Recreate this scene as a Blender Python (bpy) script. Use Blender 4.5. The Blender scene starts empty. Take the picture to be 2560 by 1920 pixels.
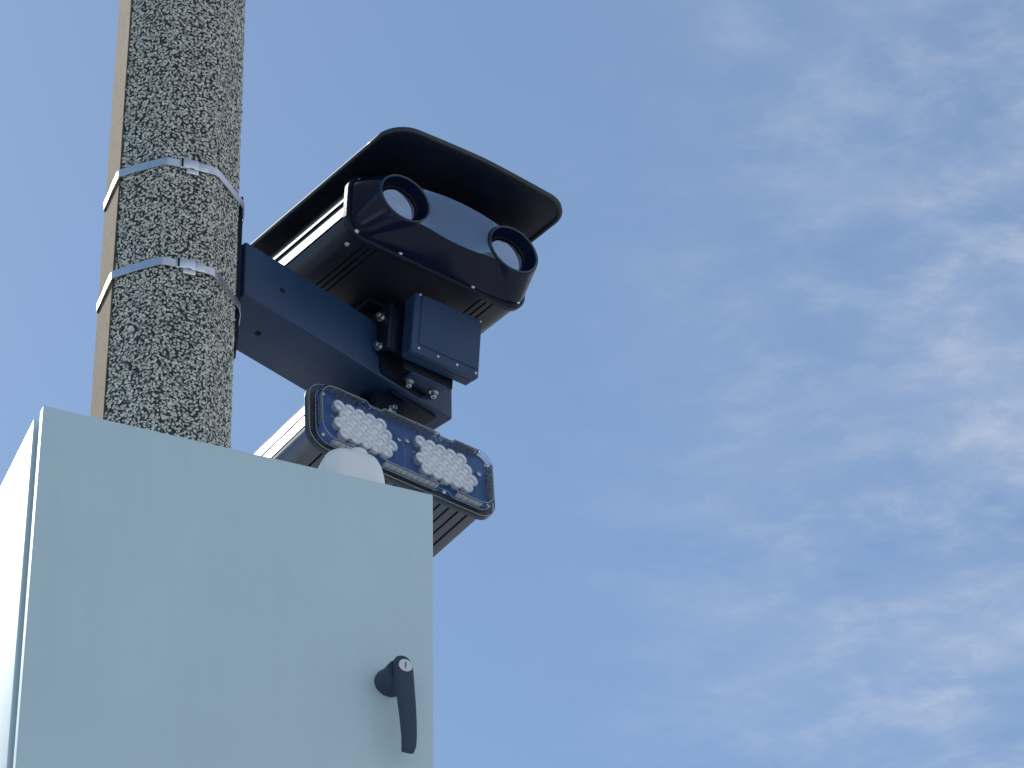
import bpy, bmesh, math, random
import numpy as np
from mathutils import Vector, Matrix

random.seed(7)
rng = np.random.default_rng(11)
R = math.radians
scene = bpy.context.scene
COL = scene.collection

# ------------------------------------------------------------------ camera
PITCH, ROLL = R(38.39), R(-1.2)
fw = Vector((0, math.cos(PITCH), math.sin(PITCH)))
r0 = Vector((1, 0, 0)); u0 = Vector((0, -math.sin(PITCH), math.cos(PITCH)))
rt = r0 * math.cos(ROLL) + u0 * math.sin(ROLL)
up = -r0 * math.sin(ROLL) + u0 * math.cos(ROLL)
cd = bpy.data.cameras.new("camera"); cam = bpy.data.objects.new("camera", cd); COL.objects.link(cam)
cam.matrix_world = Matrix(((rt.x, up.x, -fw.x, 0), (rt.y, up.y, -fw.y, 0), (rt.z, up.z, -fw.z, 1.6), (0, 0, 0, 1)))
cd.sensor_width = 36; cd.lens = 133.6; cd.clip_start = .1; cd.clip_end = 5000
scene.camera = cam

# ------------------------------------------------------------------ sky, sun, exposure
SUN_AZ, SUN_EL = 42.0, 44.0          # degrees to the left of +Y, and above the horizon
sdir = Vector((-math.sin(R(SUN_AZ)) * math.cos(R(SUN_EL)), math.cos(R(SUN_AZ)) * math.cos(R(SUN_EL)), math.sin(R(SUN_EL))))
world = bpy.data.worlds.new("World"); scene.world = world; world.use_nodes = True
nt = world.node_tree; nt.nodes.clear()
def N(t, kind, **kw):
    n = t.nodes.new(kind)
    for k, v in kw.items():
        if k.startswith("i_"): n.inputs[k[2:].replace("_", " ")].default_value = v
        else: setattr(n, k, v)
    return n
out = N(nt, "ShaderNodeOutputWorld"); bg = N(nt, "ShaderNodeBackground"); bg.inputs[1].default_value = 0.069
sky = N(nt, "ShaderNodeTexSky", sky_type="NISHITA", sun_disc=False, sun_elevation=R(SUN_EL), sun_rotation=R(-SUN_AZ),
        altitude=200, air_density=1.0, dust_density=0.35, ozone_density=1.6)
tint = N(nt, "ShaderNodeMix", data_type="RGBA", blend_type="MULTIPLY"); tint.inputs[0].default_value = 1.0
tint.inputs[7].default_value = (0.93, 1.0, 1.0, 1)
nt.links.new(sky.outputs[0], tint.inputs[6])
# thin high cloud: noise laid out on a flat cloud layer overhead
tc = N(nt, "ShaderNodeTexCoord"); sep = N(nt, "ShaderNodeSeparateXYZ"); nt.links.new(tc.outputs["Generated"], sep.inputs[0])
zc = N(nt, "ShaderNodeMath", operation="MAXIMUM"); zc.inputs[1].default_value = 0.08; nt.links.new(sep.outputs[2], zc.inputs[0])
dx = N(nt, "ShaderNodeMath", operation="DIVIDE"); dy = N(nt, "ShaderNodeMath", operation="DIVIDE")
nt.links.new(sep.outputs[0], dx.inputs[0]); nt.links.new(zc.outputs[0], dx.inputs[1])
nt.links.new(sep.outputs[1], dy.inputs[0]); nt.links.new(zc.outputs[0], dy.inputs[1])
cb = N(nt, "ShaderNodeCombineXYZ"); nt.links.new(dx.outputs[0], cb.inputs[0]); nt.links.new(dy.outputs[0], cb.inputs[1])
def wnoise(scale, detail, rough, dist, rot, stretch, off):
    m = N(nt, "ShaderNodeMapping"); m.inputs["Rotation"].default_value = (0, 0, R(rot)); m.inputs["Scale"].default_value = stretch
    m.inputs["Location"].default_value = off
    nt.links.new(cb.outputs[0], m.inputs[0])
    n = N(nt, "ShaderNodeTexNoise"); n.inputs["Scale"].default_value = scale; n.inputs["Detail"].default_value = detail
    n.inputs["Roughness"].default_value = rough; n.inputs["Distortion"].default_value = dist
    nt.links.new(m.outputs[0], n.inputs["Vector"]); return n
wisps = wnoise(24, 14, 0.64, 0.18, 24, (0.92, 1.12, 1), (7.35, 1.15, 0))
veil = wnoise(9, 5, 0.55, 0.4, 20, (1, 1.3, 1), (0.4, 5.2, 0))
# the cloud bank thickens towards +X over the whole sky
bank = N(nt, "ShaderNodeMapRange", interpolation_type="SMOOTHERSTEP"); bank.inputs[1].default_value = -0.04; bank.inputs[2].default_value = 0.24
nt.links.new(dx.outputs[0], bank.inputs[0])
wr = N(nt, "ShaderNodeMapRange", interpolation_type="SMOOTHSTEP"); wr.inputs[1].default_value = 0.40; wr.inputs[2].default_value = 0.90
nt.links.new(wisps.outputs[0], wr.inputs[0])
vr = N(nt, "ShaderNodeMapRange"); vr.inputs[1].default_value = 0.3; vr.inputs[2].default_value = 0.75; vr.inputs[3].default_value = 0.0; vr.inputs[4].default_value = 0.24
nt.links.new(veil.outputs[0], vr.inputs[0])
ad = N(nt, "ShaderNodeMath", operation="MULTIPLY_ADD"); ad.inputs[1].default_value = 0.40
nt.links.new(wr.outputs[0], ad.inputs[0]); nt.links.new(vr.outputs[0], ad.inputs[2])
am = N(nt, "ShaderNodeMath", operation="MULTIPLY"); nt.links.new(ad.outputs[0], am.inputs[0]); nt.links.new(bank.outputs[0], am.inputs[1])
# added cloud sheet farther that way, out of view, to light the door
far = N(nt, "ShaderNodeMapRange", interpolation_type="SMOOTHSTEP"); far.inputs[1].default_value = 0.25; far.inputs[2].default_value = 1.6; far.inputs[4].default_value = 0.4
nt.links.new(dx.outputs[0], far.inputs[0])
af = N(nt, "ShaderNodeMath", operation="ADD", use_clamp=True); nt.links.new(am.outputs[0], af.inputs[0]); nt.links.new(far.outputs[0], af.inputs[1]); am = af
cmix = N(nt, "ShaderNodeMix", data_type="RGBA"); cmix.inputs[7].default_value = (6.0, 6.15, 6.6, 1)
nt.links.new(am.outputs[0], cmix.inputs[0]); nt.links.new(tint.outputs[2], cmix.inputs[6])
nt.links.new(cmix.outputs[2], bg.inputs[0]); nt.links.new(bg.outputs[0], out.inputs[0])

sl = bpy.data.lights.new("sun", "SUN"); sl.energy = 2.9; sl.angle = R(0.53); sl.color = (1, 0.95, 0.87)
sun = bpy.data.objects.new("sun", sl); COL.objects.link(sun); sun.location = (-3, 3, 12)
sun.rotation_euler = sdir.to_track_quat('Z', 'Y').to_euler()

scene.view_settings.view_transform = 'Standard'; scene.view_settings.look = 'None'
scene.view_settings.exposure = 0.96; scene.view_settings.gamma = 1; scene.view_settings.use_curve_mapping = False
scene.render.film_transparent = False
scene.cycles.max_bounces = 8; scene.cycles.transparent_max_bounces = 16

# ------------------------------------------------------------------ materials
def mat(name, col, rough=.5, metal=0.0, spec=.5, bump=0, bscale=400, mottle=0, mscale=30, rvar=0, coat=0, vec="Object", extra=None):
    m = bpy.data.materials.new(name); m.use_nodes = True; t = m.node_tree
    b = t.nodes["Principled BSDF"]; b.inputs["Base Color"].default_value = (*col, 1); b.inputs["Roughness"].default_value = rough
    b.inputs["Metallic"].default_value = metal; b.inputs["Specular IOR Level"].default_value = spec
    b.inputs["Coat Weight"].default_value = coat; b.inputs["Coat Roughness"].default_value = .05
    co = N(t, "ShaderNodeTexCoord")
    if mottle or rvar:
        n = N(t, "ShaderNodeTexNoise"); n.inputs["Scale"].default_value = mscale; n.inputs["Detail"].default_value = 6; n.inputs["Roughness"].default_value = .62
        t.links.new(co.outputs[vec], n.inputs["Vector"])
        if mottle:
            mx = N(t, "ShaderNodeMix", data_type="RGBA"); k0 = 1 - mottle; k1 = 1 + mottle
            mx.inputs[6].default_value = (*[c * k0 for c in col], 1); mx.inputs[7].default_value = (*[min(1, c * k1) for c in col], 1)
            t.links.new(n.outputs[0], mx.inputs[0]); t.links.new(mx.outputs[2], b.inputs["Base Color"])
        if rvar:
            mr = N(t, "ShaderNodeMapRange"); mr.inputs[1].default_value = .3; mr.inputs[2].default_value = .7
            mr.inputs[3].default_value = max(.02, rough - rvar); mr.inputs[4].default_value = min(1, rough + rvar)
            t.links.new(n.outputs[0], mr.inputs[0]); t.links.new(mr.outputs[0], b.inputs["Roughness"])
    if bump:
        n2 = N(t, "ShaderNodeTexNoise"); n2.inputs["Scale"].default_value = bscale; n2.inputs["Detail"].default_value = 3
        t.links.new(co.outputs[vec], n2.inputs["Vector"])
        bp = N(t, "ShaderNodeBump"); bp.inputs["Strength"].default_value = bump; bp.inputs["Distance"].default_value = .001
        t.links.new(n2.outputs[0], bp.inputs["Height"]); t.links.new(bp.outputs[0], b.inputs["Normal"])
    return m

M = {}
M['black'] = mat("black_powder_coat", (.004, .008, .024), .42, spec=.3, bump=.25, bscale=900, mottle=.3, mscale=25, rvar=.08)
M['navy'] = mat("navy_painted_steel", (.016, .050, .128), .46, bump=.3, bscale=900, mottle=.18, mscale=14, rvar=.06)
M['gloss'] = mat("gloss_black_plastic", (.005, .010, .034), .14, spec=.28, coat=0, mottle=.3, mscale=20)
M['anod'] = mat("black_anodised_aluminium", (.012, .016, .030), .40, metal=.1, spec=.5, mottle=.15, mscale=40)
M['alu'] = mat("grey_anodised_aluminium", (.125, .138, .165), .38, metal=.7, mottle=.12, mscale=50)
M['panel'] = mat("blue_black_polished_panel", (.19, .29, .46), .06, metal=.8, coat=.2)
M['lens'] = mat("coated_lens_glass", (.25, .33, .47), .05, metal=.9, mottle=.08, mscale=60)
M['steel'] = mat("stainless_steel", (.62, .64, .66), .28, metal=1, mottle=.12, mscale=60, rvar=.08)
M['strap'] = mat("stainless_strap", (.80, .82, .84), .32, metal=.9, mottle=.14, mscale=45, rvar=.1)
M['rim'] = mat("visor_rim_highlight", (.020, .034, .042), .5, mottle=.2, mscale=30)  # rolled visor rim; its edge highlight is put into the lighter colour
M['bezel'] = mat("grey_blue_bezel", (.055, .085, .12), .35, metal=.3, mottle=.2, mscale=60)
M['rimblue'] = mat("sky_tinted_rim", (.022, .048, .085), .25, spec=.6, mottle=.2, mscale=60)  # lens lip; sky reflection put into the lighter, bluer colour
M['hole'] = mat("dark_hole", (.004, .004, .006), .9)
M['cab'] = mat("grey_cabinet_paint", (.61, .77, .82), .50, spec=.15, bump=.22, bscale=700, mottle=.07, mscale=5, rvar=.10)
def streak(m, amount):
    t = m.node_tree; b = t.nodes["Principled BSDF"]; co = [n for n in t.nodes if n.type == 'TEX_COORD'][0]
    mp = N(t, "ShaderNodeMapping"); mp.inputs["Scale"].default_value = (15, 15, 1.8); t.links.new(co.outputs["Object"], mp.inputs[0])
    n = N(t, "ShaderNodeTexNoise"); n.inputs["Scale"].default_value = 1; n.inputs["Detail"].default_value = 8; n.inputs["Roughness"].default_value = .7
    t.links.new(mp.outputs[0], n.inputs["Vector"])
    r = N(t, "ShaderNodeMapRange"); r.inputs[1].default_value = .35; r.inputs[2].default_value = .75; r.inputs[3].default_value = 1.0; r.inputs[4].default_value = 1 - amount
    t.links.new(n.outputs[0], r.inputs[0])
    # fine specks of dust
    d = N(t, "ShaderNodeTexNoise"); d.inputs["Scale"].default_value = 420; d.inputs["Detail"].default_value = 2; t.links.new(co.outputs["Object"], d.inputs["Vector"])
    dr = N(t, "ShaderNodeMapRange"); dr.inputs[1].default_value = .35; dr.inputs[2].default_value = .68; dr.inputs[3].default_value = .965; dr.inputs[4].default_value = 1.035
    t.links.new(d.outputs[0], dr.inputs[0])
    mm = N(t, "ShaderNodeMath", operation="MULTIPLY"); t.links.new(r.outputs[0], mm.inputs[0]); t.links.new(dr.outputs[0], mm.inputs[1])
    src = b.inputs["Base Color"].links[0].from_socket
    mx = N(t, "ShaderNodeMix", data_type="RGBA", blend_type="MULTIPLY"); mx.inputs[0].default_value = 1
    cbn = N(t, "ShaderNodeCombineXYZ")
    for i in range(3): t.links.new(mm.outputs[0], cbn.inputs[i])
    t.links.new(src, mx.inputs[6]); t.links.new(cbn.outputs[0], mx.inputs[7]); t.links.new(mx.outputs[2], b.inputs["Base Color"])
streak(M['cab'], .045); streak(M['navy'], .22); streak(M['black'], .2)
M['gasket'] = mat("dark_gasket", (.03, .03, .035), .8)
M['handle'] = mat("dark_blue_handle_plastic", (.034, .058, .105), .62, bump=.5, bscale=1500)
M['lock'] = mat("chrome_lock", (.72, .74, .76), .22, metal=.85)
M['white'] = mat("white_radome_plastic", (.90, .91, .90), .38, mottle=.03, mscale=30)
M['pcb'] = mat("blue_circuit_board", (.006, .085, .30), .32, mottle=.25, mscale=90)
M['pcb_line'] = mat("circuit_print", (.12, .30, .50), .4)
M['led'] = mat("white_led_optic", (.96, .97, .98), .35, metal=.2, bump=.2, bscale=500)
M['led_lens'] = mat("clear_led_dome", (.86, .90, .95), .14, metal=.3, coat=.5)
M['ground'] = mat("grey_concrete_paving", (.25, .255, .26), .9, mottle=.25, mscale=.6, bump=.4, bscale=60)

# clear polycarbonate: clear straight through, Fresnel reflection on top
def clear_mat(name, tintc, ior, rough, milk):
    m = bpy.data.materials.new(name); m.use_nodes = True; t = m.node_tree; t.nodes.clear()
    o = N(t, "ShaderNodeOutputMaterial"); tr = N(t, "ShaderNodeBsdfTransparent"); tr.inputs[0].default_value = (*tintc, 1)
    gl = N(t, "ShaderNodeBsdfGlossy"); gl.inputs["Roughness"].default_value = rough; gl.inputs[0].default_value = (1, 1, 1, 1)
    fr = N(t, "ShaderNodeFresnel"); fr.inputs[0].default_value = ior
    mx = N(t, "ShaderNodeMixShader"); t.links.new(fr.outputs[0], mx.inputs[0]); t.links.new(tr.outputs[0], mx.inputs[1]); t.links.new(gl.outputs[0], mx.inputs[2])
    df = N(t, "ShaderNodeBsdfDiffuse"); df.inputs[0].default_value = (.75, .8, .85, 1)
    m2 = N(t, "ShaderNodeMixShader"); m2.inputs[0].default_value = milk
    t.links.new(mx.outputs[0], m2.inputs[1]); t.links.new(df.outputs[0], m2.inputs[2]); t.links.new(m2.outputs[0], o.inputs[0])
    return m
M['clear'] = clear_mat("clear_polycarbonate", (.95, .97, .98), 1.33, .03, .004)
M['lit_edge'] = clear_mat("pale_lit_edge", (.9, .92, .92), 1.5, .3, .62)  # for pale strips that put light on the cover wall into colour
M['lip'] = clear_mat("pale_cover_outline", (.85, .9, .93), 1.7, .1, .38)  # pale material for the bright edge lines drawn on the cover
M['clear_rib'] = clear_mat("clear_polycarbonate_rib", (.80, .86, .9), 1.6, .12, .22)

# pole matrix (between the stones), whole-height shader for the faces without modelled chips
def pole_mat():
    m = bpy.data.materials.new("exposed_aggregate"); m.use_nodes = True; t = m.node_tree; b = t.nodes["Principled BSDF"]
    co = N(t, "ShaderNodeTexCoord"); v = N(t, "ShaderNodeTexVoronoi"); v.inputs["Scale"].default_value = 230
    t.links.new(co.outputs["Object"], v.inputs["Vector"])
    cr = N(t, "ShaderNodeValToRGB"); e = cr.color_ramp.elements
    e[0].position = .28; e[0].color = (.05, .056, .06, 1); e[1].position = .50; e[1].color = (.026, .031, .040, 1)
    t.links.new(v.outputs["Distance"], cr.inputs[0]); t.links.new(cr.outputs[0], b.inputs["Base Color"]); b.inputs["Roughness"].default_value = .85
    bp = N(t, "ShaderNodeBump"); bp.inputs["Strength"].default_value = .6; bp.inputs["Distance"].default_value = .002; bp.invert = True
    t.links.new(v.outputs["Distance"], bp.inputs["Height"]); t.links.new(bp.outputs[0], b.inputs["Normal"])
    return m
M['pole'] = pole_mat()
def chip_mat():
    m = bpy.data.materials.new("stone_chip"); m.use_nodes = True; t = m.node_tree; b = t.nodes["Principled BSDF"]
    g = N(t, "ShaderNodeNewGeometry"); cr = N(t, "ShaderNodeValToRGB"); e = cr.color_ramp.elements
    cols = [(0, (.08, .09, .10)), (.10, (.30, .32, .30)), (.3, (.52, .53, .46)), (.6, (.63, .63, .55)), (.85, (.73, .72, .63)), (.96, (.88, .87, .82)), (1, (.52, .46, .39))]
    e[0].position = 0; e[0].color = (*cols[0][1], 1); e[1].position = 1; e[1].color = (*cols[-1][1], 1)
    for p, c in cols[1:-1]:
        x = e.new(p); x.color = (*c, 1)
    t.links.new(g.outputs["Random Per Island"], cr.inputs[0]); t.links.new(cr.outputs[0], b.inputs["Base Color"])
    b.inputs["Roughness"].default_value = .38
    return m
M['chip'] = chip_mat()
def cast_mat():
    m = mat("trowelled_concrete", (.175, .145, .105), .9, spec=.1, bump=.5, bscale=250, mottle=.22, mscale=18); t = m.node_tree; b = t.nodes["Principled BSDF"]
    co = [n for n in t.nodes if n.type == 'TEX_COORD'][0]
    v = N(t, "ShaderNodeTexNoise"); v.inputs["Scale"].default_value = 150; v.inputs["Detail"].default_value = 2
    mp = N(t, "ShaderNodeMapping"); mp.inputs["Scale"].default_value = (1, 1, .45); t.links.new(co.outputs["Object"], mp.inputs[0]); t.links.new(mp.outputs[0], v.inputs["Vector"])
    th = N(t, "ShaderNodeMapRange"); th.inputs[1].default_value = .62; th.inputs[2].default_value = .68
    t.links.new(v.outputs[0], th.inputs[0])
    mx = N(t, "ShaderNodeMix", data_type="RGBA"); mx.inputs[7].default_value = (.08, .06, .045, 1)
    src = b.inputs["Base Color"].links[0].from_socket
    t.links.new(th.outputs[0], mx.inputs[0]); t.links.new(src, mx.inputs[6]); t.links.new(mx.outputs[2], b.inputs["Base Color"])
    return m
M['cast'] = cast_mat()

# ------------------------------------------------------------------ helpers
def obj(name, me, parent=None, m=None, smooth=None):
    if isinstance(me, bmesh.types.BMesh):
        d = bpy.data.meshes.new(name); bmesh.ops.recalc_face_normals(me, faces=me.faces); me.to_mesh(d); me.free(); me = d
    o = bpy.data.objects.new(name, me); COL.objects.link(o)
    if m and not me.materials: me.materials.append(M[m])
    if smooth is not None:
        me.polygons.foreach_set("use_smooth", [True] * len(me.polygons))
        if smooth < 179: me.set_sharp_from_angle(angle=R(smooth))
    if parent: o.parent = parent
    return o
def thing(name, label, cat, mw, group=None):
    o = bpy.data.objects.new(name, None); COL.objects.link(o); o.empty_display_size = .1; o.matrix_world = mw
    o['label'] = label; o['category'] = cat
    if group: o['group'] = group
    return o
def frame(az, pitch, loc):
    """x = across (az degrees), y = backwards (rising by pitch), z = up"""
    a, t = R(az), R(pitch)
    u = Vector((math.cos(a), math.sin(a), 0)); w = Vector((-math.sin(a) * math.cos(t), math.cos(a) * math.cos(t), math.sin(t))); n = u.cross(w)
    return Matrix(((u.x, w.x, n.x, loc[0]), (u.y, w.y, n.y, loc[1]), (u.z, w.z, n.z, loc[2]), (0, 0, 0, 1)))
def box(bm, x0, x1, y0, y1, z0, z1, bev=0, seg=2):
    r = bmesh.ops.create_cube(bm, size=1)['verts']
    for v in r: v.co = Vector(((x0 + x1) / 2 + v.co.x * (x1 - x0), (y0 + y1) / 2 + v.co.y * (y1 - y0), (z0 + z1) / 2 + v.co.z * (z1 - z0)))
    if bev:
        es = list({e for v in r for e in v.link_edges})
        bmesh.ops.bevel(bm, geom=es, offset=bev, segments=seg, affect='EDGES', profile=.5)
    return bm
def BX(*a, **k): return box(bmesh.new(), *a, **k)
def lathe(bm, prof, n=32, axis='y', c=(0, 0, 0), sx=1, sz=1, cap=(True, True)):
    """prof: list of (radius, height along axis)"""
    rings = []
    for r, h in prof:
        ring = []
        for i in range(n):
            a = 2 * math.pi * i / n; p, q = r * math.cos(a) * sx, r * math.sin(a) * sz
            co = {'y': (p, h, q), 'z': (p, q, h), 'x': (h, p, q)}[axis]
            ring.append(bm.verts.new((co[0] + c[0], co[1] + c[1], co[2] + c[2])))
        rings.append(ring)
    for a, b in zip(rings, rings[1:]):
        for i in range(n): bm.faces.new((a[i], a[(i + 1) % n], b[(i + 1) % n], b[i]))
    for ring, (r, h), cp in ((rings[0], prof[0], cap[0]), (rings[-1], prof[-1], cap[1])):
        if r > 1e-5 and cp: bm.faces.new(ring)
    bmesh.ops.remove_doubles(bm, verts=[v for ring in (rings[0], rings[-1]) for v in ring], dist=1e-6)
    return bm
def loft(bm, secs, cap0=True, cap1=True):
    """secs: list of closed loops of 3D points with equal counts"""
    L = [[bm.verts.new(p) for p in s] for s in secs]; n = len(L[0])
    for a, b in zip(L, L[1:]):
        for i in range(n): bm.faces.new((a[i], a[(i + 1) % n], b[(i + 1) % n], b[i]))
    if cap0: bm.faces.new(L[0][::-1])
    if cap1: bm.faces.new(L[-1])
    return bm
def rrect(hw, z0, z1, rad, n=6):
    """rounded rectangle, anticlockwise from bottom right"""
    pts = []
    for cx, cz, a0 in ((hw - rad, z0 + rad, -90), (hw - rad, z1 - rad, 0), (-hw + rad, z1 - rad, 90), (-hw + rad, z0 + rad, 180)):
        for i in range(n + 1):
            a = R(a0 + 90 * i / n); pts.append((cx + rad * math.cos(a), cz + rad * math.sin(a)))
    return pts
def extrusion_profile(hw, z0, z1, rad, bottom=(), sides=(), gw=.004, gd=.004):
    """rounded rectangle with grooves cut in its underside (x positions) and in both flanks (z positions)"""
    pts = []; n = 8
    def arc(cx, cz, a0):
        for i in range(n + 1):
            a = R(a0 + 90 * i / n); pts.append((cx + rad * math.cos(a), cz + rad * math.sin(a)))
    for x in sorted(bottom):
        pts += [(x - gw / 2, z0), (x - gw / 2 + .0004, z0 + gd), (x + gw / 2 - .0004, z0 + gd), (x + gw / 2, z0)]
    arc(hw - rad, z0 + rad, -90)
    for z in sorted(sides): pts += [(hw, z - gw / 2), (hw - gd, z - gw / 2 + .0004), (hw - gd, z + gw / 2 - .0004), (hw, z + gw / 2)]
    arc(hw - rad, z1 - rad, 0); arc(-hw + rad, z1 - rad, 90)
    for z in sorted(sides, reverse=True): pts += [(-hw, z + gw / 2), (-hw + gd, z + gw / 2 - .0004), (-hw + gd, z - gw / 2 + .0004), (-hw, z - gw / 2)]
    arc(-hw + rad, z0 + rad, 180)
    return pts
def flank_profile(hw, z0, z1, bottom, gw, gd, flank):
    """housing extrusion: ribbed underside, stepped flank given as (inset, z) from bottom to top"""
    right = [(hw - i, z) for i, z in flank]; pts = []
    for x in sorted(bottom):
        pts += [(x - gw / 2, z0), (x - gw / 2 + .0004, z0 + gd), (x + gw / 2 - .0004, z0 + gd), (x + gw / 2, z0)]
    pts += right + [(-x, z) for x, z in right[::-1]]
    return pts
def extrude(bm, prof, y0, y1):
    return loft(bm, [[(x, y0, z) for x, z in prof], [(x, y1, z) for x, z in prof]])
def screw_mesh(r, h, hexhead=False):
    bm = bmesh.new()
    if hexhead:
        lathe(bm, [(r * 1.5, 0), (r * 1.5, -h * .22), (r * 1.05, -h * .22)], 16)
        lathe(bm, [(r, -h * .2), (r, -h * .92), (r * .88, -h), (r * .5, -h), (r * .45, -h * .6), (0, -h * .6)], 6)
    else:
        lathe(bm, [(r, 0), (r, -h * .45), (r * .8, -h * .85), (r * .45, -h), (r * .4, -h * .6), (0, -h * .6)], 14)
    d = bpy.data.meshes.new("screw"); bmesh.ops.recalc_face_normals(bm, faces=bm.faces); bm.to_mesh(d); bm.free(); d.materials.append(M['steel']); return d
SCREW = screw_mesh(.0042, .004); SCREW_S = screw_mesh(.0026, .002); BOLT = screw_mesh(.0052, .011, True)
def put(name, mesh, parent, loc, rot=(0, 0, 0)):
    o = bpy.data.objects.new(name, mesh); COL.objects.link(o); o.parent = parent; o.location = loc; o.rotation_euler = rot; return o

# ------------------------------------------------------------------ ground
bm = bmesh.new(); bmesh.ops.create_grid(bm, x_segments=2, y_segments=2, size=2000)
g = obj("ground", bm, None, 'ground'); g['kind'] = "structure"; g['label'] = "pale paved ground spreading out below the pole"

# ------------------------------------------------------------------ octagonal concrete pole
PX, PY = -0.522, 4.4633
CORNER0 = -1.0                                  # azimuth of one octagon corner, degrees
def pole_r(z): return .1052 - .0029 * (z - 5.2)
def pole_loop(z, grow=0, seg=5, rad=.020):
    """octagon with softened corners"""
    Rr = pole_r(z) + grow; pts = []
    for k in range(8):
        a = R(CORNER0 + 45 * k); c = Vector((math.cos(a), math.sin(a))) * Rr
        p = Vector((math.cos(a - R(45)), math.sin(a - R(45)))) * Rr; q = Vector((math.cos(a + R(45)), math.sin(a + R(45)))) * Rr
        s = c + (p - c).normalized() * rad; e = c + (q - c).normalized() * rad
        for i in range(seg + 1):
            t = i / seg; v = s * (1 - t) ** 2 + c * 2 * t * (1 - t) + e * t * t; pts.append((v.x, v.y, z))
    return pts
pole = thing("concrete_pole", "tall octagonal concrete pole faced with grey and dark stone chips", "pole", Matrix.Translation((PX, PY, 0)))
obj("shaft", loft(bmesh.new(), [pole_loop(z) for z in (0, 2.5, 4.6, 5.5, 6.4, 9.0)]), pole, 'pole', 40)
# the trowelled casting face, between corners -181 and -136 degrees
def face_strip(k, z, grow, inset):
    Rr = pole_r(z) + grow; a, b = R(CORNER0 + 45 * k), R(CORNER0 + 45 * (k + 1))
    p, q = Vector((math.cos(a), math.sin(a))) * Rr, Vector((math.cos(b), math.sin(b))) * Rr
    d = (q - p).normalized(); return p + d * inset, q - d * inset
bm = bmesh.new(); secs = []
for i in range(61):
    z = 3.0 + i * .1; secs.append([])
    jl, jr = [.004 + .0022 * math.sin(i * 2.1 + s) + random.uniform(-.0012, .0012) for s in (0, 2)]
    for grow, k in ((.0016, 1), (-.004, 0)):
        p, q = face_strip(4, z, grow, 0); d = (q - p).normalized(); p2, q2 = p - d * (.003 + jl * .3), q + d * (-.003 - jr * .4)
        secs[-1] += [(p2.x, p2.y, z), (q2.x, q2.y, z)] if k else [(q2.x, q2.y, z), (p2.x, p2.y, z)]
obj("cast_face", loft(bm, secs), pole, 'cast')['label'] = "smooth beige trowelled face along the pole"
# stone chips standing proud of the matrix
def chips():
    V, Fc = [], []; per = 0
    base = np.array([(1, 0, 0), (-1, 0, 0), (0, 1, 0), (0, -1, 0), (0, 0, 1), (.55, .6, .55), (-.6, .5, .5), (.5, -.6, .5), (-.55, -.55, .55)], float)
    faces = np.array([(4, 5, 6), (4, 6, 8), (4, 8, 7), (4, 7, 5), (0, 2, 5), (2, 6, 5), (2, 1, 6), (1, 8, 6), (1, 3, 8), (3, 7, 8), (3, 0, 7), (0, 5, 7)])
    n0 = 0; sp = .0045
    z0, z1 = 4.62, 6.25
    for k in (5, 6, 7, 0, 1):
        a, b = R(CORNER0 + 45 * k), R(CORNER0 + 45 * (k + 1))
        Wf = 2 * .1052 * math.sin(R(22.5)); nx = int(Wf / sp) + 1; nz = int((z1 - z0) / (sp * .87))
        ii, jj = np.meshgrid(np.arange(nx + 1), np.arange(nz)); ii = ii.ravel(); jj = jj.ravel()
        s = (ii + .5 * (jj % 2)) / nx; z = z0 + jj * sp * .87
        s = s + rng.normal(0, .30 / nx, len(s)); z = z + rng.normal(0, .30 * sp, len(z))
        keep = (s > (-.05 if k == 5 else -.01)) & (s < 1.01) & (rng.random(len(s)) < .91); s = s[keep]; z = z[keep]; m = len(s)
        Rr = .1052 - .0029 * (z - 5.2)
        p = np.stack([np.cos(a) * Rr, np.sin(a) * Rr, z], 1); q = np.stack([np.cos(b) * Rr, np.sin(b) * Rr, z], 1)
        c = p + (q - p) * s[:, None]
        mid = (a + b) / 2; nrm = np.array([math.cos(mid), math.sin(mid), 0]); tan = np.array([-math.sin(mid), math.cos(mid), 0])
        # follow the softened corners
        e = np.minimum(s, 1 - s) * Wf; c -= nrm * (np.clip(.020 - e, 0, .020) ** 2 / .020 * .21)[:, None]
        rx = rng.uniform(.0021, .0043, m); rz = rng.uniform(.0018, .0032, m); rh = rng.uniform(.0008, .0022, m)
        th = rng.uniform(0, math.pi, m)
        loc = base[None] * (1 + rng.uniform(-.28, .28, (m, 9, 3)))
        lx, lz, lh = loc[:, :, 0] * rx[:, None], loc[:, :, 1] * rz[:, None], loc[:, :, 2] * rh[:, None]
        # tilt the cap a little
        lh += lx * rng.normal(0, .22, m)[:, None] + lz * rng.normal(0, .22, m)[:, None] - .0004
        ct, st = np.cos(th)[:, None], np.sin(th)[:, None]
        t1, t2 = lx * ct - lz * st, lx * st + lz * ct
        P = c[:, None, :] + t1[..., None] * tan + t2[..., None] * np.array([0, 0, 1.]) + lh[..., None] * nrm
        V.append(P.reshape(-1, 3)); Fc.append((faces[None] + (n0 + 9 * np.arange(m))[:, None, None]).reshape(-1, 3)); n0 += 9 * m
    V = np.concatenate(V); Fc = np.concatenate(Fc)
    me = bpy.data.meshes.new("stone_chips"); me.vertices.add(len(V)); me.vertices.foreach_set("co", V.ravel().astype(np.float32))
    me.loops.add(Fc.size); me.loops.foreach_set("vertex_index", Fc.ravel().astype(np.int32))
    me.polygons.add(len(Fc)); me.polygons.foreach_set("loop_start", np.arange(0, Fc.size, 3, dtype=np.int32))
    me.update(calc_edges=True); me.validate()
    return me
ch = obj("stone_chips", chips(), pole, 'chip'); ch['kind'] = "stuff"

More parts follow.
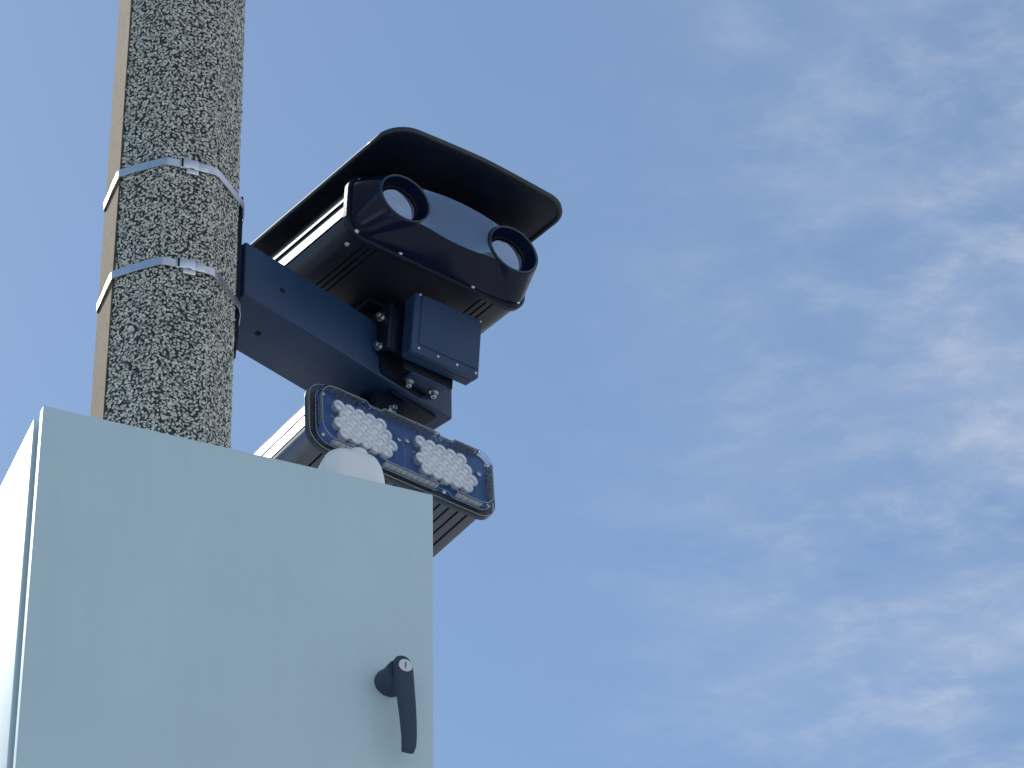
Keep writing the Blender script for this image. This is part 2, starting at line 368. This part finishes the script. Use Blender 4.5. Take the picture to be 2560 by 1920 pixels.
# ------------------------------------------------------------------ mounting arm
AZB = 46.18
arm_m = frame(AZB, 0, (PX, PY, 0)); ZB, ZT, HB = 5.353, 5.460, .0565
arm = thing("mounting_arm", "dark blue square steel arm bolted to the side of the pole", "bracket", arm_m)
bm = BX(.103, .556, -HB, HB, ZB, ZT, bev=.004, seg=3); obj("tube", bm, arm, 'navy', 35)
bm = BX(.0965, .1035, -.044, .044, 5.232, 5.537, bev=.003)
obj("saddle_plate", bm, arm, 'black', 35)
for s in (-1, 1):   # cheeks of the saddle resting on the pole facets
    bm = bmesh.new(); loft(bm, [[(.1035, s * .042, z), (.0975, s * .044, z), (.078, s * .066, z), (.083, s * .070, z)] for z in (5.245, 5.530)])
    obj("saddle_cheek", bm, arm, 'black', 35)
HOLE = bpy.data.meshes.new("hole"); b_ = lathe(bmesh.new(), [(.0052, 0), (.0052, -.0006), (0, -.0006)], 20); b_.to_mesh(HOLE); b_.free(); HOLE.materials.append(M['hole'])
put("bolt_hole", HOLE, arm, (.1815, -HB, ZB + .052)); put("bolt_hole", HOLE, arm, (.184, 0, ZB), (R(90), 0, 0))
bm = bmesh.new(); prof = rrect(.050, -.050, .053, .012)
loft(bm, [[(x + .441, y, z + ZB + .054) for x, z in prof] for y in (-HB - .0045, -HB + .001)]); obj("face_plate", bm, arm, 'black', 35)
for x, z in ((.4032, ZB + .0985), (.4543, ZB + .034)): put("screw", SCREW, arm, (x, -HB - .0045, z))
# top saddle that carries the camera and bottom saddle that carries the lamp
bm = BX(.33, .47, -.05, .05, ZT - .001, ZT + .006, bev=.002); obj("top_plate", bm, arm, 'black', 35)
bm = BX(.43, .53, -.045, .045, ZB - .006, ZB + .001, bev=.002); obj("under_plate", bm, arm, 'black', 35)

# ------------------------------------------------------------------ steel straps
def strap(label, z0, buckle_ang, sag):
    t = thing("steel_strap", label, "strap", Matrix.Translation((PX, PY, z0)), "steel straps round the pole")
    pts = []
    for k in range(8):
        a = R(CORNER0 + 45 * k); pts.append(Vector((math.cos(a), math.sin(a))) * (pole_r(z0) + (.0046 if k in (4, 5) else .0022)))
    ca, sa = math.cos(R(AZB)), math.sin(R(AZB))
    for x, y in ((.1045, -.0445), (.1045, .0445), (.084, -.0705), (.084, .0705)): pts.append(Vector((x * ca - y * sa, x * sa + y * ca)))
    # convex hull
    ps = sorted(((p.x, p.y) for p in pts)); cr = lambda o, a, b: (a[0] - o[0]) * (b[1] - o[1]) - (a[1] - o[1]) * (b[0] - o[0])
    def half(seq):
        h = []
        for p in seq:
            while len(h) > 1 and cr(h[-2], h[-1], p) <= 0: h.pop()
            h.append(p)
        return h[:-1]
    hull = half(ps) + half(ps[::-1])
    loop = []
    for i, p in enumerate(hull):            # rounded bends
        p = Vector(p); a = Vector(hull[i - 1]); b = Vector(hull[(i + 1) % len(hull)]); r = .006
        s, e = p + (a - p).normalized() * min(r, (a - p).length * .4), p + (b - p).normalized() * min(r, (b - p).length * .4)
        for q in range(4):
            u = q / 3; loop.append(s * (1 - u) ** 2 + p * 2 * u * (1 - u) + e * u * u)
    # resample so that the band can wander slightly in height
    dense = []
    for i, p in enumerate(loop):
        q = loop[(i + 1) % len(loop)]; k = max(1, int((q - p).length / .012))
        for j in range(k): dense.append(p.lerp(q, j / k))
    hh = .0074; th = .0011; bm = bmesh.new(); secs = []
    for p in dense:
        n = p.normalized(); a = math.atan2(p.y, p.x); dz = sag * math.sin(a * 2 + 1) + .0006 * math.sin(a * 5)
        bulge = 1 + .004 * math.sin(a * 9)
        secs.append([(p.x * bulge, p.y * bulge, dz - hh), (p.x * bulge + n.x * th, p.y * bulge + n.y * th, dz - hh), (p.x * bulge + n.x * th, p.y * bulge + n.y * th, dz + hh), (p.x * bulge, p.y * bulge, dz + hh)])
    loft(bm, secs + [secs[0]], False, False); bmesh.ops.remove_doubles(bm, verts=bm.verts, dist=1e-6)
    obj("band", bm, t, 'strap', 20)
    # buckle: folded clip with two ears over the band and a tucked tail below
    a = R(buckle_ang); kk = round((buckle_ang - CORNER0 - 22.5) / 45); mid = R(CORNER0 + 22.5 + 45 * kk)
    rad = pole_r(z0) * math.cos(R(22.5)) / math.cos(a - mid) + .0035
    bk = bpy.data.objects.new("buckle", None); COL.objects.link(bk); bk.parent = t
    bk.location = (math.cos(a) * rad, math.sin(a) * rad, sag * math.sin(a * 2 + 1)); bk.rotation_euler = (0, 0, mid + R(90))
    bm = BX(-.013, .013, -.0034, .0005, -.0095, .0095, bev=.0012); box(bm, -.0165, -.0125, -.0026, .0005, -.011, .0105, bev=.0008)
    box(bm, .0125, .029, -.0018, .0003, -.0082, .0082, bev=.0006)
    obj("clip", bm, bk, 'strap', 30)
    obj("slot", BX(-.0150, -.0120, -.0040, -.0024, -.0080, .0080), bk, 'hole'); obj("slot", BX(-.002, .006, -.0040, -.0026, -.0108, -.0086), bk, 'hole')
    bm = BX(-.007, .013, -.0050, -.0016, -.0205, -.0112, bev=.0014); box(bm, -.003, .003, -.004, -.001, -.012, -.0085, bev=.0006)
    obj("ear", bm, bk, 'strap', 30)
strap("shiny steel strap round the pole, the higher of the two", 5.5055, -70, .0012)
strap("shiny steel strap round the pole just above the cabinet, the lower of two", 5.3025, -69, -.0012)

# ------------------------------------------------------------------ twin-lens camera
cm = frame(37.5, 4, (-.1164, 4.6286, 5.5414))
camera = thing("traffic_camera", "black twin-lens roadside camera with wide visor on top of the arm", "camera", cm)
X0 = .0033; Z0, Z1 = -.043, .082
FLANK = [(.034, -.037), (.020, -.0345), (.010, -.029), (.004, -.021), (.0015, -.012), (.0008, -.0055), (.0040, -.0052), (.0040, -.0018), (0, -.0015), (.0004, .006), (.0030, .0265),
         (.0060, .0268), (.0060, .0298), (.0012, .0302), (.0014, .036), (.0032, .0455), (.0062, .0458), (.0062, .0485), (.0036, .0488), (.008, .057), (.016, .066), (.028, .073), (.046, .076)]
prof = flank_profile(.1735, Z0 + .006, Z1 - .006, (-.129, -.118, -.107, .100, .1115, .123), .0035, .003, FLANK)
bm = extrude(bmesh.new(), [(x + X0, z) for x, z in prof], .004, .36); obj("housing", bm, camera, 'anod', 28)
bm = bmesh.new(); prof = [(x + X0, z) for x, z in rrect(.1765, Z0, Z1, .036, 8)]
pin = [(x + X0, z) for x, z in rrect(.1735, Z0 + .003, Z1 - .003, .034, 8)]
loft(bm, [[(x, .0, z) for x, z in pin], [(x, .003, z) for x, z in prof], [(x, .012, z) for x, z in prof], [(x, .014, z) for x, z in pin]]); obj("front_flange", bm, camera, 'black', 40)
bm = bmesh.new(); loft(bm, [[(x, .352, z) for x, z in prof], [(x, .362, z) for x, z in prof]]); obj("rear_flange", bm, camera, 'black', 40)
# nose: from the flange to the spectacle-shaped rim
ZC, LX, RXo, RZo = .0215, .1065, .0500, .0435
def half_h(x):
    ax = abs(x); ring = RZo * math.sqrt(max(0, 1 - ((ax - LX) / RXo) ** 2)) if ax > LX - RXo else 0
    mid = .0440 * math.sqrt(max(0, 1 - (ax / .118) ** 2)) if ax < .118 else 0
    neck = .0375 if ax < LX else 0
    return max(ring, mid if ax < .066 else 0, neck if ax < LX - .02 else 0)
xs = [(LX + RXo) * math.cos(math.pi * i / 64) for i in range(65)]
hs = [half_h(x) for x in xs]
for _ in range(2): hs = [hs[0]] + [(hs[i - 1] + 2 * hs[i] + hs[i + 1]) / 4 for i in range(1, 64)] + [hs[-1]]
rim = [(x + X0, ZC + h) for x, h in zip(xs, hs)] + [(xs[i] + X0, ZC - hs[i]) for i in range(63, 0, -1)]
def boxy(rimpts, hw, z0, z1, p):      # project rim directions on a super-ellipse flange outline
    r = []
    for x, z in rimpts:
        dx_, dz_ = (x - X0) / (LX + RXo), (z - ZC) / .046; a = math.atan2(dz_, dx_); c, s = math.cos(a), math.sin(a)
        r.append((X0 + hw * math.copysign(abs(c) ** (2 / p), c), (z0 + z1) / 2 + (z1 - z0) / 2 * math.copysign(abs(s) ** (2 / p), s)))
    return r
f0 = boxy(rim, .1705, Z0 + .0045, Z1 - .0045, 6)
def mixp(a, b, t): return [(p[0] * (1 - t) + q[0] * t, p[1] * (1 - t) + q[1] * t) for p, q in zip(a, b)]
secs = []
for t, y in ((0, .001), (.06, -.006), (.28, -.018), (.50, -.031), (.72, -.043), (.88, -.052), (.97, -.0562), (1, -.0575)):
    secs.append([(x, y, z) for x, z in mixp(f0, rim, t)])
inner = [((x - X0) * .975 + X0, (z - ZC) * .93 + ZC) for x, z in rim]
secs.append([(x, -.0580, z) for x, z in mixp(rim, inner, .5)]); secs.append([(x, -.0570, z) for x, z in inner]); secs.append([(x, -.030, z) for x, z in inner])
nose = obj("nose", loft(bmesh.new(), secs, False, True), camera, 'gloss', 50)
# central polished panel between the two lens wells
bm = bmesh.new(); nxp, nzp = 40, 20; grid = []
RI = .0435
def hx(x): return float(np.interp(abs(x), xs[::-1][32:], hs[::-1][32:])) * .95
for j in range(nzp + 1):
    row = []
    for i in range(nxp + 1):
        s, t = i / nxp * 2 - 1, j / nzp * 2 - 1; z = 0
        for _ in range(8):
            q = min(1, (z / (RZo * .93)) ** 2); x = s * (LX - (RXo * .945) * math.sqrt(1 - q)) ; z = t * hx(x)
        y = -.0545 + .004 * (1 - s * s) - .0080 * (1 - s ** 4) * t
        row.append(bm.verts.new((x + X0, y, z + ZC)))
    grid.append(row)
for a, b in zip(grid, grid[1:]):
    for i in range(nxp): bm.faces.new((a[i], a[i + 1], b[i + 1], b[i]))
bmesh.ops.solidify(bm, geom=bm.faces[:], thickness=.002)
obj("centre_panel", bm, camera, 'panel', 60)
for s in (-1, 1):
    c = (X0 + s * LX, 0, ZC); ln = bpy.data.objects.new("lens", None); COL.objects.link(ln); ln.parent = camera; ln.location = c
    bm = bmesh.new(); k = RZo / RXo
    lathe(bm, [(.0475, -.050), (.0475, -.0575), (.0465, -.0592), (.0440, -.0582), (.0368, -.0375), (.0360, -.0365), (.0352, -.0365), (.0348, -.034), (0, -.034)], 56, sz=k, cap=(False, False))
    obj("lens_well", bm, ln, 'gloss', 30)
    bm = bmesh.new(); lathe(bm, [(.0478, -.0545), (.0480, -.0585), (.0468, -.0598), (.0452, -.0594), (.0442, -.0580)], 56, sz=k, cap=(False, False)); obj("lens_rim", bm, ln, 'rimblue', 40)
    bm = bmesh.new(); lathe(bm, [(.0342, -.0355), (.0342, -.0370), (.0336, -.0376), (.020, -.0380), (0, -.0381)], 48, sz=k)
    lg = obj("lens_glass", bm, ln, 'lens', 40); lg.location = (0, .0015, 0); lg.rotation_euler = (R(6.0), 0, 0)
    bm = bmesh.new(); lathe(bm, [(.0372, -.0370), (.0372, -.0392), (.0358, -.0400), (.0344, -.0390), (.0344, -.0352)], 48, sz=k, cap=(False, False))
    obj("retaining_ring", bm, ln, 'black', 40)
for x, z in ((-.1535, -.0335), (-.0688, -.0362), (.0734, -.0362), (.1625, -.026), (-.153, .068), (.162, .066), (.0734, .0745), (-.0688, .0745)):
    put("screw", SCREW, camera, (x, 0.0005, z))
for x, z in ((-.150, -.030),): put("screw", SCREW, camera, (x, .03, z - .008), (R(90), 0, 0))
# visor: thin arched sheet with rounded front corners and a rolled rim
HV, YF, YB, RC = .1765, -.122, .345, .046
def vis_z(x): return .1105 - .011 * (abs(x) / HV) ** 1.4
outl = []
for i in range(17):
    a = R(180 + 90 * i / 16); outl.append((-HV + RC + RC * math.cos(a), YF + RC + RC * math.sin(a)))
for i in range(1, 24): outl.append((-HV + RC + (2 * HV - 2 * RC) * i / 24, YF))
for i in range(17):
    a = R(270 + 90 * i / 16); outl.append((HV - RC + RC * math.cos(a), YF + RC + RC * math.sin(a)))
for i in range(1, 12): outl.append((HV, YF + RC + (YB - YF - RC) * i / 12))
for i in range(25): outl.append((HV - 2 * HV * i / 24, YB))
for i in range(1, 12): outl.append((-HV, YB - (YB - YF - RC) * i / 12))
def vis_ring(shrink, dz):
    cy = (YF + YB) / 2
    return [((x * (1 - shrink / HV)) + X0, cy + (y - cy) * (1 - shrink / ((YB - YF) / 2)), vis_z(x * (1 - shrink / HV)) + dz) for x, y in outl]
bm = bmesh.new()
def inner_sheet(dz, sh0):
    fr = [vis_ring(sh0 + k, dz) for k in (0, .02, .05, .09, .13, .165, .183)]; return fr
top = inner_sheet(.004, .0015)[::-1]; low = inner_sheet(0, .006)
secs = top + [vis_ring(.0012, .002)] + low
vis = obj("visor", loft(bm, secs), camera, 'black', 35)
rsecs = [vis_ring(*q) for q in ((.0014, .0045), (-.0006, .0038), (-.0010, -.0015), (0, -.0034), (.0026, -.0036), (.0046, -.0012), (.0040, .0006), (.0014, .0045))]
bm = loft(bmesh.new(), rsecs, False, False); bmesh.ops.remove_doubles(bm, verts=bm.verts, dist=1e-6); obj("lit_rim", bm, vis, 'rim', 40)
for x in (-.10, .10):
    for y in (.05, .27): obj("visor_post", lathe(bmesh.new(), [(.007, Z1 - .008), (.007, vis_z(x) + .001)], 14, 'z', (x + X0, y, 0)), camera, 'black', 40)
for x in (-.09, .09):
    for y in (.06, .28): put("visor_screw", SCREW, camera, (x + X0, y, vis_z(x) + .004), (R(-90), 0, 0))
# swivel foot between housing and arm
bm = BX(-.045, .055, .12, .21, Z0 - .006, Z0 + .008, bev=.003); obj("foot_plate", bm, camera, 'black', 35)
bm = lathe(bmesh.new(), [(.034, Z0 - .052), (.034, Z0 - .030), (.028, Z0 - .022), (.028, Z0 - .004)], 32, 'z', (-.008, .170, 0)); obj("swivel", bm, camera, 'black', 40)

# ------------------------------------------------------------------ small sensor box hung on the arm
bxm = frame(36.8, 6.3, (-.1021, 4.7058, 5.4306))
sb = thing("sensor_box", "small square navy metal box bolted in front of the arm's end", "sensor box", bxm)
ch8 = lambda hw, hh, c: [(hw - c, -hh), (hw, -hh + c), (hw, hh - c), (hw - c, hh), (-hw + c, hh), (-hw, hh - c), (-hw, -hh + c), (-hw + c, -hh)]
bm = bmesh.new(); p1 = ch8(.0655, .0570, .004); p2 = ch8(.064, .0555, .004); p3 = ch8(.0655, .0565, .005); p4 = ch8(.060, .051, .007)
L3 = lambda p, y: [(x, y, z) for x, z in p]
loft(bm, [L3(p2, .0), L3(p1, .0015), L3(p1, .0105), L3(p2, .0115)]); obj("lid", bm, sb, 'navy', 35)
bm = bmesh.new(); loft(bm, [L3(p3, .0125), L3(p3, .028), L3(p4, .034)]); obj("shell", bm, sb, 'navy', 35)
bm = bmesh.new(); loft(bm, [L3(ch8(.063, .0545, .004), .0112), L3(ch8(.063, .0545, .004), .013)]); obj("gasket", bm, sb, 'gasket')
bm = bmesh.new(); p5 = [(x + .0045, z + .0075) for x, z in ch8(.0575, .0475, .003)]; p6 = [(x + .0045, z + .0075) for x, z in ch8(.0565, .0465, .003)]
loft(bm, [L3(p6, -.0022), L3(p5, -.0010), L3(p5, .001)]); obj("raised_cover", bm, sb, 'navy', 35)
for x in (-.0517, -.0146, .0224, .0593): put("screw", SCREW_S, sb, (x, 0, -.0472))
put("screw", SCREW_S, sb, (-.0560, 0, .0540)); put("screw", SCREW_S, sb, (.0610, 0, .0535))
# bracket ears with bolts
bm = BX(-.092, -.083, .030, .085, -.046, .040, bev=.002); obj("bracket_ear", bm, sb, 'black', 35)
bm = BX(-.0855, -.060, .036, .041, -.045, .040, bev=.0015); obj("bracket_web", bm, sb, 'black', 35)
bm = BX(-.040, .030, .034, .083, -.072, -.067, bev=.002); obj("bracket_tray", bm, sb, 'navy', 35)
bm = BX(-.055, .040, .034, .040, -.070, .03, bev=.002); obj("back_bracket", bm, sb, 'black', 35)
for z in (.020, -.036): put("bolt", BOLT, sb, (-.0922, .052, z), (0, 0, R(-70)))
for x in (-.030, .018): put("bolt", BOLT, sb, (x, .055, -.0722), (R(90), 0, 0))

# ------------------------------------------------------------------ infrared lamp under the arm
lm = frame(37.5, -3, (-.1737, 4.7076, 5.2008))
lamp = thing("led_floodlight", "long LED floodlight with clear front cover hanging under the arm", "floodlight", lm)
HWL, HHL = .178, .0655
FLANK_L = [(.024, -.054), (.010, -.0495), (.003, -.039), (.0005, -.028), (.0003, -.0145), (.0035, -.0142), (.0035, -.0112), (0, -.0108), (.0003, -.006), (.0026, .012), (.0050, .0123), (.0050, .0150),
           (.0022, .0153), (.0026, .020), (.0052, .036), (.0080, .0363), (.0080, .0385), (.0052, .0388), (.009, .045), (.017, .0515), (.030, .056)]
prof = flank_profile(.169, -.054, .056, [-.138 + .0172 * i for i in range(17)], .0042, .005, FLANK_L)
bm = extrude(bmesh.new(), prof, .010, .215); obj("housing", bm, lamp, 'alu', 28)
def scalloped(hw, hh, rad, notch, dep, inset=0):
    """rounded rectangle outline with dips where the cover screws sit, as (x, z)"""
    pts = rrect(hw - inset, -hh + inset, hh - inset, rad, 8); res = []
    for i, (x, z) in enumerate(pts):
        x2, z2 = pts[(i + 1) % len(pts)]; d = math.hypot(x2 - x, z2 - z); k = max(1, int(d / .004))
        for j in range(k): res.append((x + (x2 - x) * j / k, z + (z2 - z) * j / k))
    o = []
    for x, z in res:
        for nx_ in notch:
            if abs(x - nx_) < .017 and abs(z) > hh * .6:
                q = min(1, (.017 - abs(x - nx_)) / .007); q = q * q * (3 - 2 * q); z -= math.copysign(dep * q, z)
        o.append((x, z))
    return o
NX = (-.062, .0755)
out0 = rrect(HWL, -HHL, HHL, .034, 10)
bm = bmesh.new(); a_ = rrect(HWL - .001, -HHL + .001, HHL - .001, .033, 10); b_ = rrect(.166, -.052, .054, .022, 10)
loft(bm, [L3(a_, .0035), L3(out0, .005), L3(out0, .0085), L3(b_, .012)]); obj("bezel", bm, lamp, 'bezel', 35)
bm = bmesh.new(); loft(bm, [L3(rrect(.170, -.058, .058, .028, 10), .0005), L3(rrect(.170, -.058, .058, .028, 10), .0028)]); obj("gasket", bm, lamp, 'gasket')
bm = bmesh.new(); loft(bm, [L3(rrect(.164, -.054, .0545, .022, 8), -.0035), L3(rrect(.164, -.054, .0545, .022, 8), .0003)]); obj("circuit_board", bm, lamp, 'pcb', 35)
# clear cover: brim, wall rising to a flat window
s1 = scalloped(.166, .0555, .026, NX, .009); s2 = scalloped(.166, .0555, .026, NX, .009, .003); s0 = scalloped(HWL, HHL, .034, (), 0)
bm = bmesh.new(); n_ = len(s1)
def resample(p, n):
    P = np.array(p + [p[0]]); d = np.r_[0, np.cumsum(np.hypot(*np.diff(P, axis=0).T))]; q = np.linspace(0, d[-1], n, endpoint=False)
    return list(zip(np.interp(q, d, P[:, 0]), np.interp(q, d, P[:, 1])))
n_ = 260; s0r, s1r, s2r, s3r = [resample(s, n_) for s in (s0, s1, s2, scalloped(.166, .0555, .026, NX, .009, .0055))]
brim_in = resample(scalloped(.172, .061, .03, NX, .005), n_)
secs = [L3(s0r, .0032), L3(s0r, -.0012), L3(resample(scalloped(HWL - .0015, HHL - .0015, .033, (), 0), n_), -.0026), L3(brim_in, -.0026), L3(s1r, -.0040), L3(s1r, -.0165), L3(s2r, -.0190), L3(s3r, -.0196)]
obj("clear_cover", loft(bm, secs, False, True), lamp, 'clear', 35)
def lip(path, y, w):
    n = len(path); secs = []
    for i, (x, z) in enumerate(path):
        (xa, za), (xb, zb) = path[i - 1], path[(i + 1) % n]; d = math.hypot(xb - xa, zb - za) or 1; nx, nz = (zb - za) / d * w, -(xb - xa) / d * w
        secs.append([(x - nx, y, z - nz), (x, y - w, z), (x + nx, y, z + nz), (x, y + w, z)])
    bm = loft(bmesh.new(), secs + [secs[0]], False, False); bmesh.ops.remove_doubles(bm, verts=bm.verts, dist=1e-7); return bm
obj("cover_outline", lip(s2r, -.0190, .0007), lamp, 'lip', 40); obj("cover_outline", lip(s1r, -.0045, .0007), lamp, 'lip', 40)
obj("cover_outline", lip(resample(scalloped(HWL - .0012, HHL - .0012, .033, (), 0), n_), -.0024, .0007), lamp, 'lip', 40)  # bright edge lines of the clear cover, put in as thin pale strips
# moulded ribs inside the cover edge
RIB = BX(-.0007, .0007, -.0160, -.0045, -.0030, .0030, bev=.0003); rb = bpy.data.meshes.new("rib"); RIB.to_mesh(rb); RIB.free(); rb.materials.append(M['clear_rib'])
for i in range(27):
    x = -.138 + i * .0106
    if min(abs(x - q) for q in NX) < .019: continue
    put("rib", rb, lamp, (x, 0, -.0515)); put("rib", rb, lamp, (x, 0, .0515))
for s in (-1, 1):
    for i in range(6): put("rib", rb, lamp, (s * .1620, 0, -.022 + i * .0088), (0, R(90), 0))
# pale strips, light on the cover's lower wall put into colour, between the screw dips
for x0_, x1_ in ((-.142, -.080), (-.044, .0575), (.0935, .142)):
    obj("lit_edge_strip", BX(x0_, x1_, -.0165, -.0050, -.0538, -.0526, bev=.0004), lamp, 'lit_edge', 35)
for x0_, x1_ in ((-.142, -.080), (-.044, .0575), (.0935, .142)):
    obj("pale_edge_strip", BX(x0_, x1_, -.0172, -.0150, .0520, .0545, bev=.0004), lamp, 'clear_rib', 35)  # pale strips added for the bright upper and side edges of the cover
for s in (-1, 1): obj("pale_edge_strip", BX(s * .1640 - .001, s * .1640 + .001, -.0172, -.0150, -.028, .030, bev=.0004), lamp, 'clear_rib', 35)
# LED optics, two staggered blocks
bm = bmesh.new(); prof_ = [(.0088, -.0035), (.0100, -.0085), (.0107, -.0135), (.0103, -.0143), (.0088, -.0144), (.0072, -.0136), (.0060, -.0132), (.0050, -.0136), (.0030, -.0142), (0, -.0144)]
n = 24; rings = []
for r_, h_ in prof_[:-1]:
    rings.append([bm.verts.new((r_ * (1 + .035 * math.cos(12 * 2 * math.pi * i / n)) * math.cos(2 * math.pi * i / n), h_, r_ * (1 + .035 * math.cos(12 * 2 * math.pi * i / n)) * math.sin(2 * math.pi * i / n))) for i in range(n)])
cv = bm.verts.new((0, prof_[-1][1], 0))
for a, b in zip(rings, rings[1:]):
    for i in range(n): bm.faces.new((a[i], a[(i + 1) % n], b[(i + 1) % n], b[i]))
for i in range(n): bm.faces.new((rings[-1][i], rings[-1][(i + 1) % n], cv))
bmesh.ops.recalc_face_normals(bm, faces=bm.faces)
OPT = bpy.data.meshes.new("led_optic"); bm.to_mesh(OPT); bm.free(); OPT.materials.append(M['led'])
OPT.materials.append(M['led_lens'])
for p in OPT.polygons:
    if math.hypot(p.center.x, p.center.z) < .0056: p.material_index = 1
OPT.polygons.foreach_set("use_smooth", [True] * len(OPT.polygons)); OPT.set_sharp_from_angle(angle=R(40))
for bx_ in (-.1275, .0270):
    for r_, (st, cnt) in enumerate(((0, 5), (.5, 5), (0, 6), (.5, 5))):
        for c_ in range(cnt):
            put("led_optic", OPT, lamp, (bx_ + (st + c_) * .0197, 0, .0235 - r_ * .0172), (0, random.uniform(0, 6), 0))
# printed outlines and standoffs on the board
for bx_ in (-.0095, .1450):
    for zz in (.015,): obj("standoff", lathe(bmesh.new(), [(.0042, -.003), (.0042, -.0075), (.003, -.0078), (0, -.0078)], 14, 'y', (bx_, 0, zz)), lamp, 'steel', 40)
obj("standoff", lathe(bmesh.new(), [(.0042, -.003), (.0042, -.0075), (.003, -.0078), (0, -.0078)], 14, 'y', (.006, 0, .0195)), lamp, 'steel', 40)
for x0_, x1_, z0_, z1_ in ((-.004, .002, -.03, -.0292), (.001, .0018, -.036, .026), (-.004, .012, .026, .0268), (-.0135, -.0127, -.03, .01), (.1405, .1413, -.03, .01)):
    obj("board_trace", BX(x0_, x1_, -.0040, -.0034, z0_, z1_), lamp, 'pcb_line')
for bx_ in (-.137, .0185):
    for q in range(3): obj("board_print", BX(bx_ + q * .0022, bx_ + q * .0022 + .0014, -.0040, -.0034, .0030, .0085), lamp, 'pcb_line')
for x, z in ((-.1530, -.0395), (-.062, -.0505), (.0755, -.0505), (.1610, -.040), (-.1515, .043), (-.062, .0525), (.0755, .0525), (.1600, .041)):
    put("screw", SCREW, lamp, (x, -.0030, z))
# hanger up to the arm
bm = BX(-.030, .050, .060, .150, .054, .062, bev=.002); obj("hanger_base", bm, lamp, 'black', 35)
bm = BX(-.028, -.020, .062, .148, .058, .152, bev=.002); obj("hanger_cheek", bm, lamp, 'black', 35)
bm = BX(.040, .048, .062, .148, .058, .152, bev=.002); obj("hanger_cheek", bm, lamp, 'black', 35)
bm = BX(-.018, .038, .040, .10, .062, .150, bev=.004); obj("hanger_block", bm, lamp, 'black', 35)
put("bolt", BOLT, lamp, (.012, .0400, .118)); put("bolt", BOLT, lamp, (-.005, .0400, .085))

# ------------------------------------------------------------------ cabinet
AZC = 22.93
cabm = frame(AZC, 0, (-.37217, 4.12976, 4.7659))          # origin: top centre of the door's face
cab = thing("control_cabinet", "pale grey metal cabinet with a locking handle mounted on the pole", "cabinet", cabm)
W = .2815; HC = .80
bm = BX(-W, W, 0, .016, -HC + .006, 0, bev=.0022, seg=3); obj("door", bm, cab, 'cab', 35)
bm = BX(-W + .006, W - .006, .0155, .0285, -HC + .012, -.006); obj("gasket", bm, cab, 'gasket')
bm = BX(-W - .0045, W + .0010, .028, .238, -HC, -.0035, bev=.0022, seg=3); obj("body", bm, cab, 'cab', 35)
for z in (-.14, -HC + .14):
    bm = BX(-.06, .06, .238, .262, z - .02, z + .02, bev=.002); obj("pole_bracket", bm, cab, 'steel', 35)
# lever handle with a key lock
hd = bpy.data.objects.new("handle", None); COL.objects.link(hd); hd.parent = cab; hd.location = (.2165, 0, -.3325)
bm = lathe(bmesh.new(), [(.0205, .001), (.0205, -.006), (.0185, -.010), (.0165, -.020), (.0150, -.036)], 32); obj("hub", bm, hd, 'handle', 35)
secs = []
for z, xc, hw, yc, ht in ((.0185, .0035, .0035, -.039, .0050), (.0165, .0037, .0085, -.039, .0062), (.012, .004, .0118, -.039, .0070), (.004, .005, .0136, -.039, .0074), (-.008, .0062, .0138, -.039, .0074), (-.022, .0078, .0130, -.039, .0070),
                          (-.05, .0105, .0122, -.0395, .0062), (-.08, .0128, .0113, -.040, .0056), (-.105, .0142, .0103, -.0395, .0052), (-.118, .0146, .0097, -.0375, .0050), (-.1245, .0140, .0085, -.0355, .0046)):
    s = []
    for i in range(20):
        a = 2 * math.pi * i / 20; c, sn = math.cos(a), math.sin(a)
        s.append((xc + hw * math.copysign(abs(c) ** .55, c), yc + ht * math.copysign(abs(sn) ** .55, sn), z))
    secs.append(s)
obj("lever", loft(bmesh.new(), secs), hd, 'handle', 45)
bm = lathe(bmesh.new(), [(.0098, -.044), (.0098, -.0472), (.0090, -.0480), (.0088, -.0474), (0, -.0474)], 32, 'y', (.0062, 0, .0020)); box(bm, .0050, .0074, -.0479, -.0470, -.004, .0075)
obj("lock", bm, hd, 'lock', 35)
bm = BX(.0056, .0068, -.0484, -.0478, -.0022, .0062); obj("key_slot", bm, hd, 'hole')

# ------------------------------------------------------------------ white antenna dome on the cabinet
am_ = cabm @ Matrix.Translation((.1800, .070, -.0035))
ant = thing("antenna_dome", "white plastic antenna dome on top of the grey cabinet", "antenna", am_)
bm = bmesh.new(); n = 64; secs = []
for h_, r_ in ((0, .0500), (.026, .0490), (.048, .0465), (.063, .0435), (.073, .0395), (.0795, .0335), (.0825, .0250), (.0835, .0140)):
    k = .02 * min(1, h_ / .05); ring = []
    for i in range(n):
        a = 2 * math.pi * i / n; c, sn = math.cos(a), math.sin(a); w_ = 1 - k * (.5 + .5 * math.cos(8 * a))
        ring.append((r_ * w_ * math.copysign(abs(c) ** .58, c), r_ * w_ * math.copysign(abs(sn) ** .58, sn), h_))
    secs.append(ring)
loft(bm, secs)
obj("shell", bm, ant, 'white', 60)
bm = lathe(bmesh.new(), [(.0160, .070), (.0155, .0800), (.0140, .0850), (.0105, .0885), (.005, .0898), (0, .0900)], 32, 'z', (.007, -.020, 0)); obj("top_knob", bm, ant, 'white', 60)
